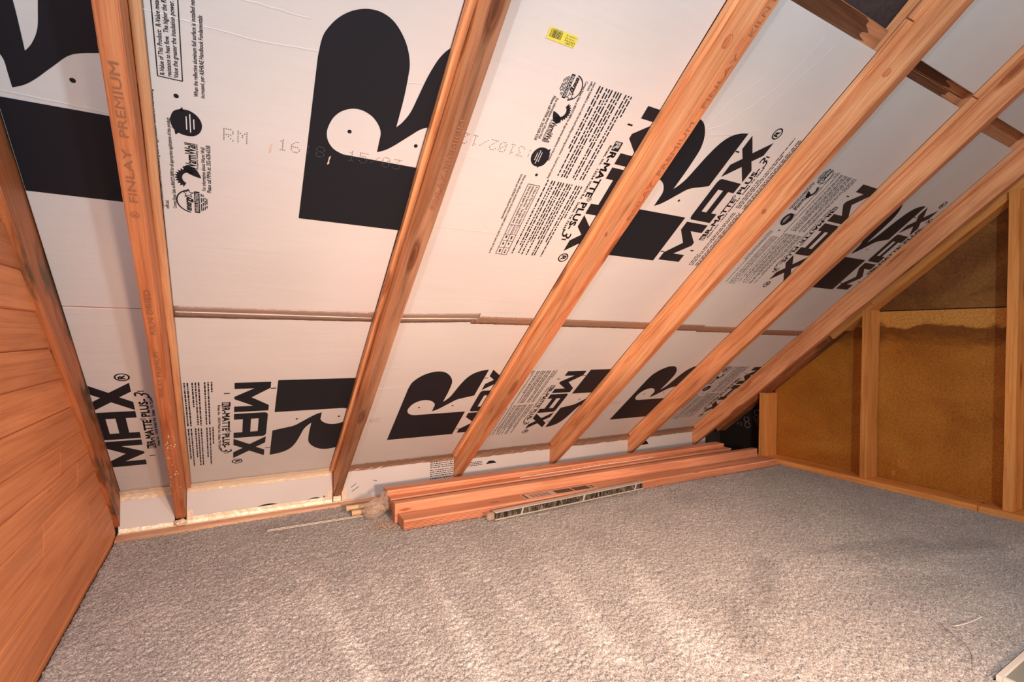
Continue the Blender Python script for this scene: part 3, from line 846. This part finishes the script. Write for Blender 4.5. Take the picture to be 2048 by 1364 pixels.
slat(B[4][0], B[4][1]+.018, 2.829, 2.93, -.034, 'upper slat of the pair between two blank panels, with a torn dark paper', .55)
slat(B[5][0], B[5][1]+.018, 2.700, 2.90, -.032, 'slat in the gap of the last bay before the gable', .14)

# ------------------------------------------------------------------ knee wall pieces
def crumple(name, x0, x1, prof, mat, parent, jit=.0018, nx=None):
    """strip along x whose cross-section is a polyline of (y,z)"""
    nx = nx or max(8, int((x1-x0)/(.018 if jit < .0027 else .027))); bm = bmesh.new(); rows = []
    for i in range(nx+1):
        x = x0+(x1-x0)*i/nx
        rows.append([bm.verts.new((x*S, y*S-random.uniform(0, jit), z*S+random.uniform(-jit, jit))) for y, z in prof])
    for a, b in zip(rows, rows[1:]):
        for k in range(len(prof)-1): bm.faces.new((a[k], b[k], b[k+1], a[k+1]))
    me = bm_mesh(name, bm)
    return finish(name, me, mat, parent)
KB = [(WX+.008, RL[0]-.003)] + [(a+RW+.003, b-.003) for a, b in zip(RL, RL[1:])] + [(RL[5]+RW+.003, RL[5]+RW+.13)]
klab = ['knee wall foam piece in the corner by the plank wall', 'knee wall foam piece with bright foil tape along both edges', 'knee wall foam piece printed with fine lines at its right end',
        'knee wall foam piece behind the lumber below the wrinkled panel', 'knee wall foam piece behind the far half of the lumber', 'knee wall foam piece with a black arc, near the gable', 'knee wall foam scrap in the dark corner by the gable']
for i, (xa, xb) in enumerate(KB):
    root = empty('knee_wall_panel', (0.5*(xa+xb)*S, 3.03*S, .013*S))
    inv = Matrix.Translation(-root.location)
    bm = bmesh.new()
    top = .2045
    # trapezoid-topped slab so that its upper edge tucks under the sloping panel
    bm = prism([(3.031*S, .013*S), (3.068*S, .013*S), (3.068*S, (top-.034)*S), (3.031*S, (top-.002)*S)], xa*S, xb*S)
    finish('board', bm_mesh('board', bm), M['foam'], root, inv)
    tag(root, klab[i], 'foam panel', 'foam pieces of the low knee wall')
    bright = i < 2
    z1 = .172 if i != 2 else .182
    tp = crumple('top_tape', xa+.004, xb-.004, [(3.0295, z1), (3.0285, (z1+.203)/2), (3.024, .202), (3.005, .2245)], M['foil'] if bright else M['foil_brown'], root, .0011 if i == 1 else .0026 if i == 0 else .0027)
    tp.matrix_local = inv
    if bright:
        bt = crumple('bottom_tape', xa+(.004 if i else .004), xb-.004, [(3.0295, .048 if i else .034), (3.0280, .03), (3.022, .015)], M['foil'], root, .0010)
        bt.matrix_local = inv
    if i >= 1 and i < 3:
        for xx in (xa+.002, xb-.030) if i == 1 else (xa+.002,):
            cc = crumple('corner_tape', xx, xx+.026, [(3.0285, .085), (3.0280, .05), (3.0275, .018)], M['foil'], root, .001); cc.matrix_local = inv
    fl = Flat()
    if i == 2:
        q_ = random.Random(9)
        for k in range(11):
            z = .176-.0125*k-(.004 if k > 3 else 0)-(.005 if k > 7 else 0); x = xb-.165
            while x < xb-.006:
                w = q_.choice((.006, .009, .013, .018)); fl.rect(x, z, min(x+w, xb-.004), z+.0055); x += w+.004
        fl.line((xa+.055, .085), (xa+.085, .105), .003); fl.line((xa+.06, .06), (xa+.10, .085), .003); fl.line((xa+.19, .11), (xa+.21, .105), .003)
    if i == 1:
        fl.poly([(xa+.33, .049)]+cr_run([(xa+.33, .049), (xa+.36, .056), (xa+.40, .058), (xa+.435, .049)])[1:]) if False else fl.poly(cr_run([(xa+.325, .049), (xa+.355, .056), (xa+.395, .057), (xa+.43, .049)]))
        fl.poly(cr_run([(xa+.585, .049), (xa+.61, .055), (xa+.635, .055), (xa+.652, .049)])); fl.line((xa+.675, .049), (xa+.67, .058), .006)
    if i == 3:
        for k, z in enumerate((.140, .130, .119)):
            x = xa+.02; q_ = random.Random(k)
            while x < xa+.16:
                w = q_.choice((.006, .01, .015)); fl.rect(x, z, x+w, z+.005); x += w+.004
        fl.poly(cr_run([(xa+.19, .12), (xa+.215, .139), (xa+.25, .137), (xa+.275, .12)]))
    if i == 5:
        fl.poly(cr_run([(xa+.015, .11), (xa+.05, .145), (xa+.11, .152), (xa+.16, .14), (xa+.185, .11)]))
    if fl.f:
        me = flat_mesh('printed_text', fl)
        o = tag(finish('printed_text', me, M['ink'], root), kind='stuff')
        o.matrix_local = inv @ Matrix(((1, 0, 0, 0), (0, 0, -1, 3.0302*S), (0, 1, 0, 0), (0, 0, 0, 1)))
# crumpled foil wads at the rafter feet
def wad(name, x, y, z, rx, ry, rz, mat, label, cat, seed, sub=3, amp=.35):
    bm = bmesh.new(); bmesh.ops.create_icosphere(bm, subdivisions=sub, radius=1)
    r_ = random.Random(seed); dirs = [Vector((r_.gauss(0, 1), r_.gauss(0, 1), r_.gauss(0, 1))).normalized() for _ in range(26)]
    for v in bm.verts:
        n = v.co.normalized(); k = 1+amp*(sum(abs(n.dot(d))**9*(1 if i % 2 else -1) for i, d in enumerate(dirs))/2.2)+r_.uniform(-.05, .05)
        v.co = Vector((n.x*rx*k, n.y*ry*k, max(-rz*.92, n.z*rz*k)))*S
    o = finish(name, bm_mesh(name, bm), mat); o.location = Vector((x, y, z))*S
    tag(o, label, cat)
    return o
wad('foil_wad', -.214, 3.012, .030, .026, .020, .018, M['foil'], 'crumpled foil wad at the foot of the paint-spattered rafter', 'foil', 3)
o = crumple('foil_patch', RL[1]+.001, RL[1]+RW-.001, [(3.0295, .046), (3.028, .03), (3.026, .017)], M['foil'], None, .0008); tag(o, 'small foil patch at the foot of the rafter left of the lumber', 'foil')

# ------------------------------------------------------------------ gable studs, plates
for i, (ya, yb, lab) in enumerate(((2.505, 2.575, 'short gable stud in the dark corner by the black felt'), (1.755, 1.803, 'middle gable stud between the two brown boards'), (1.005, 1.052, 'tall gable stud at the right edge of the frame'))):
    zt = gt((ya+yb)/2)-.078
    root = empty('wall_stud', (3.975*S, (ya+yb)/2*S, .032*S))
    L = zt-.033
    bm = box_bm(0, L*S, -(yb-ya)/2*S, (yb-ya)/2*S, -.072*S, .072*S, .0018, 14, .0004)
    finish('timber', bm_mesh('timber', bm), M['stud'], root, Matrix(((0, 0, 1, 0), (0, 1, 0, 0), (1, 0, 0, 0), (0, 0, 0, 1))))
    tag(root, lab, 'stud', 'upright studs of the gable wall')
for (ya, yb, lab, dx) in ((1.156, 2.63, 'long floor plate at the foot of the gable wall', 0), (-.6, 1.152, 'floor plate piece at the far right, right of the plate joint', -.003)):
    root = empty('sole_plate', (3.965*S, ya*S, -.012*S))
    bm = box_bm(0, (yb-ya)*S, -.083*S, .085*S, 0, .044*S, .002, 20, .0005)
    finish('timber', bm_mesh('timber', bm), M['stud'], root, Matrix(((0, -1, 0, dx*S), (1, 0, 0, 0), (0, 0, 1, 0), (0, 0, 0, 1))))
    tag(root, lab, 'plate', 'plates under the gable studs')
# rake plates under the end of the roof
for (va, vb, w0, w1, xa, xb, lab) in ((1.40, 4.0, .018, .070, 3.935, 4.045, 'sloping top plate of the gable wall, upper length'), (1.31, 1.66, .030, .072, 3.905, 3.932, 'short sloping nailer over the middle gable stud')):
    root = empty('rake_plate', matrix=beam_matrix((xa+xb)/2, va))
    bm = box_bm(0, (vb-va)*S, -(xb-xa)/2*S, (xb-xa)/2*S, w0*S, w1*S, .0016, 16, .0004)
    finish('timber', bm_mesh('timber', bm), M['stud'], root)
    tag(root, lab, 'plate')
root = empty('rake_plate', matrix=beam_matrix(3.99, -.02))
bm = box_bm(0, 1.41*S, -.055*S, .055*S, .018*S, .058*S, .0016, 12, .0004)
finish('timber', bm_mesh('timber', bm), M['rafter_stained'], root); tag(root, 'dark sloping top plate of the gable wall, lower length above the short stud', 'plate')

# ------------------------------------------------------------------ lumber along the knee wall
def grooved(w, h, n, r, back_groove=False):
    """cross-section (y,z); front edge at y=0 with n grooves, back at y=w"""
    p = [(w, 0), (w, h), (r, h)]
    for k in range(1, 5):
        t = math.pi/2+k*math.pi/2/5; p.append((r+r*math.cos(t), h-r+r*math.sin(t)))
    top, bot = h-r, r
    st = (top-bot)/n
    for k in range(n):
        z = top-st*k
        p += [(0, z), (0, z-st*.50), (.0052, z-st*.60), (.0052, z-st*.86), (0, z-st)]
    for k in range(0, 5):
        t = math.pi+k*math.pi/2/5; p.append((r+r*math.cos(t), r+r*math.sin(t)))
    p.append((r, 0))
    out = [p[0]]
    for q in p[1:]:
        if (Vector(q)-Vector(out[-1])).length > 1e-6: out.append(q)
    return out
def board_matrix(x, y, z, ang, roll=0):
    return Matrix.Translation(Vector((x, y, z))*S) @ Matrix.Rotation(ang, 4, 'Z') @ Matrix.Rotation(roll, 4, 'X')
CZ = .0022
def add_board(name, profile, x, y, z, ang, length, label, cat, mat='lumber', bev=0.003, roll=0, group=None):
    root = empty(name, matrix=board_matrix(x, y, z, ang, roll))
    bm = prism(profile, 0, length*S)
    bmesh.ops.recalc_face_normals(bm, faces=bm.faces)
    ends = [e for e in bm.edges if abs(e.verts[0].co.x-e.verts[1].co.x) < 1e-7]
    if bev: bmesh.ops.bevel(bm, geom=ends, offset=bev*.3, segments=1, affect='EDGES', clamp_overlap=True)
    finish('timber', bm_mesh('timber', bm), M[mat], root)
    tag(root, label, cat, group)
    return root
ANG = math.atan2(2.345-2.447, 3.05)
LG = 'loose boards stacked along the knee wall'
front = add_board('deck_board', grooved(.108*S, .052*S, 5, .006), .778, 2.447, CZ, ANG, 3.03, 'front grooved board lying on the carpet with a paper label', 'board', group=LG)
edge = add_board('stud_board', [(0, .002), (.002, 0), (.044*S, 0), (.046*S, .002), (.046*S, .103*S), (.044*S, .105*S), (.003, .105*S), (0, .103*S)], .765, 2.563, CZ, ANG*.55, 3.02,
                 'plain board standing on edge behind the front grooved board', 'board', group=LG)
rear1 = add_board('deck_board', grooved(.14*S, .031*S, 2, .004), .800, 2.672, CZ, ANG*.35, 2.80, 'lowest grooved board of the rear stack, hidden behind the board on edge', 'board', group=LG)
rear2 = add_board('deck_board', grooved(.14*S, .031*S, 2, .004), .790, 2.668, CZ+.0325, ANG*.35, 2.84, 'second board of the rear stack, under the narrow boards', 'board', group=LG)
rear3 = add_board('deck_board', grooved(.135*S, .031*S, 2, .004), .775, 2.674, CZ+.0645, ANG*.35, 2.86, 'third board of the rear stack carrying a white strip', 'board', group=LG)
rear4 = add_board('deck_board', grooved(.085*S, .031*S, 2, .004), .770, 2.725, CZ+.0965, ANG*.35, 2.84, 'topmost grooved board of the rear stack with plastic round its end', 'board', group=LG)
# paper label on the front board
fl = Flat(); w_, h_ = .52, .085
lab = bpy.data.meshes.new('paper_label')
bm = box_bm(0, w_*S, 0, h_*S, 0, .0006)
o = finish('paper_label', bm_mesh('paper_label', bm), M['paper'], front, Matrix.Translation(Vector((.73*S, .012*S, .052*S+.0002))))
fl.rect(.008, .004, .022, .08)
for k in range(5):
    x = .05+k*.028; fl.rect(x, .012, x+.004, .072)
    for j in range(3): fl.rect(x+.008, .015+j*.02, x+.018, .026+j*.02)
for a_, b_ in ((.22, .345), (.355, .475)): fl.rect(a_, .012, b_, .072)
fl.rect(.485, .01, .49, .075); fl.rect(.495, .02, .51, .065)
me = flat_mesh('label_print', fl, .0008)
tag(finish('label_print', me, M['label_ink'], o), kind='stuff')
# thin white strip on the rear stack
bm = tube_bm([Vector((x, 2.703+.003*math.sin(x*9), .1000+.001*math.sin(x*14)))*S for x in np.linspace(1.62, 3.02, 40)], .0022, 6)
for k in range(9):
    x = 2.05+.045*k; box_bm(x*S, (x+.004)*S, 2.703*S, (2.716)*S, .098*S, .106*S, 0, 0, 0, bm)
o = finish('white_strip', bm_mesh('white_strip', bm), M['white_plastic']); tag(o, 'thin white strip lying along the rear lumber stack', 'strip')
# cream dowels poking out at the left end of the pile
def rod(name, p, q, r, mat, label, cat, group=None, seg=14):
    bm = tube_bm([Vector((0, 0, 0)), (Vector(q)-Vector(p))*S], r*S, seg)
    o = finish(name, bm_mesh(name, bm), mat); o.location = Vector(p)*S
    tag(o, label, cat, group); return o
rod('dowel', (.575, 2.862, .019), (.775, 2.845, .019), .016, M['dowel'], 'cream dowel nearest the knee wall, poking from the lumber end', 'dowel')
rod('dowel', (.588, 2.780, .017), (.768, 2.768, .017), .015, M['dowel'], 'cream dowel nearer the carpet, poking from under the plastic', 'dowel')
rod('wire_rod', (.170, 2.764, .006), (.72, 2.752, .006), .0023, M['steel'], 'thin metal rod on the carpet, rear of the pair', 'rod', 'thin metal rods', 6)
rod('wire_rod', (.168, 2.750, .005), (.72, 2.738, .005), .0023, M['steel'], 'thin metal rod on the carpet, front of the pair', 'rod', 'thin metal rods', 6)
# crumpled plastic
def film(name, pts, r, label, seed):
    bm = bmesh.new(); r_ = random.Random(seed); seg = 30; rings = []
    for i, (x, y, z, s_) in enumerate(pts):
        rings.append([bm.verts.new(Vector((x+r_.uniform(-.006, .006), y+s_*math.cos(2*math.pi*k/seg)*r_.uniform(.8, 1.12), max(.003, z+s_*math.sin(2*math.pi*k/seg)*r_.uniform(.8, 1.12))))*S) for k in range(seg)])
    for a, b in zip(rings, rings[1:]):
        for k in range(seg): bm.faces.new((a[k], a[(k+1) % seg], b[(k+1) % seg], b[k]))
    bm.faces.new(rings[0][::-1])
    o = finish(name, bm_mesh(name, bm), M['film']); tag(o, label, 'plastic')
    return o
film('plastic_film', [(.640, 2.715, .035, .012), (.650, 2.712, .040, .036), (.675, 2.70, .046, .048), (.70, 2.70, .052, .052), (.725, 2.705, .058, .048), (.745, 2.72, .066, .050), (.765, 2.735, .072, .060)], .05,
     'crumpled clear plastic bundled round the left end of the rear stack', 4)
# sawdust
fl = Flat(); q_ = random.Random(8)
bm = bmesh.new()
for k in range(420):
    x = q_.gauss(.72, .055); y = q_.gauss(2.55, .045); s_ = q_.uniform(.0012, .0032)
    if x > .77 and y > 2.44: x = .77-q_.uniform(0, .08)
    a_ = q_.uniform(0, 3.14); c_ = Vector((x*S, y*S, .0035+q_.uniform(0, .003)))
    d1 = Vector((math.cos(a_), math.sin(a_), q_.uniform(-.3, .3)))*s_; d2 = Vector((-math.sin(a_), math.cos(a_), 0))*s_*.5
    bm.faces.new([bm.verts.new(c_+p) for p in (d1+d2, -d1+d2, -d1-d2, d1-d2)])
o = finish('sawdust', bm_mesh('sawdust', bm), M['dowel']); tag(o, 'scatter of pale sawdust on the carpet at the lumber end', 'sawdust', kind='stuff')

# silver wrapped bar in front of the boards
bar_ang = math.atan2(2.338-2.346, 2.335-1.256)
root = empty('silver_bar', matrix=board_matrix(1.257, 2.346, .005, bar_ang) @ Matrix.Rotation(-math.atan2(.021, 1.08), 4, 'Y'))
Lb, hb, db = 1.078, .0445, .028
bm = box_bm(0, Lb*S, .002*S, db*S, .0025*S, (hb-.0025)*S, .0006, 30, .0003); finish('wrapped_core', bm_mesh('wrapped_core', bm), M['mirror'], root)
for z0_, z1_ in ((0, .006), (hb-.005, hb)):
    bm = box_bm(-.004*S, (Lb+.004)*S, -.003*S, (db+.002)*S, z0_*S, z1_*S, .0004); finish('flange', bm_mesh('flange', bm), M['alu'], root)
for xx, ww in ((.155, .012), (.585, .014), (1.00, .012)):
    bm = prism([(-.0012*S, .006*S), (.0*S, .006*S), (0, (hb-.005)*S), (-.0012*S, (hb-.005)*S)], xx*S, (xx+ww)*S)
    for v in bm.verts:
        if v.co.z > .02: v.co.x += .012*S
    finish('clear_band', bm_mesh('clear_band', bm), M['alu'], root)
bm = box_bm(-.046*S, -.004*S, .004*S, (db-.002)*S, .004*S, (hb-.004)*S, .003); finish('plastic_end', bm_mesh('plastic_end', bm), M['film'], root)
tag(root, 'long silver foil-wrapped bar leaning by the front board on the carpet', 'bar')

# ------------------------------------------------------------------ hatch frame at the lower right, threads
root = empty('attic_hatch', (2.0*S, .54*S, 0))
bm = bmesh.new()
box_bm(-.012*S, .95*S, -.012*S, .003*S, -.012*S, .012*S, .001, 0, 0, bm)
finish('frame_rail', bm_mesh('frame_rail', bm), M['cream'], root)
bm = box_bm(-.012*S, .003*S, -.75*S, -.0125*S, -.012*S, .012*S, .001); finish('frame_rail', bm_mesh('frame_rail', bm), M['cream'], root)
bm = box_bm(.0036*S, .95*S, -.75*S, -.0126*S, -.012*S, .006*S, .001); finish('cover_panel', bm_mesh('cover_panel', bm), M['grey'], root)
tag(root, 'grey hatch cover with cream frame set in the carpet, lower right corner', 'hatch')
def thread(name, pts, r, mat, label, cat):
    fine = cr_run([tuple(p) for p in pts], 8)
    bm = tube_bm([Vector((x, y, .005))*S for x, y in fine], r, 6); o = finish(name, bm_mesh(name, bm), mat); tag(o, label, cat)
thread('cord', [(1.965, .590), (2.03, .610), (2.09, .635), (2.135, .675), (2.165, .72), (2.20, .75)], .0007, M['cord'], 'thin dark cord curving over the carpet beside the hatch', 'cord')
thread('cord', [(2.215, .715), (2.28, .700), (2.38, .69)], .0014, M['white_plastic'], 'short cream cord on the carpet at the right edge', 'cord')
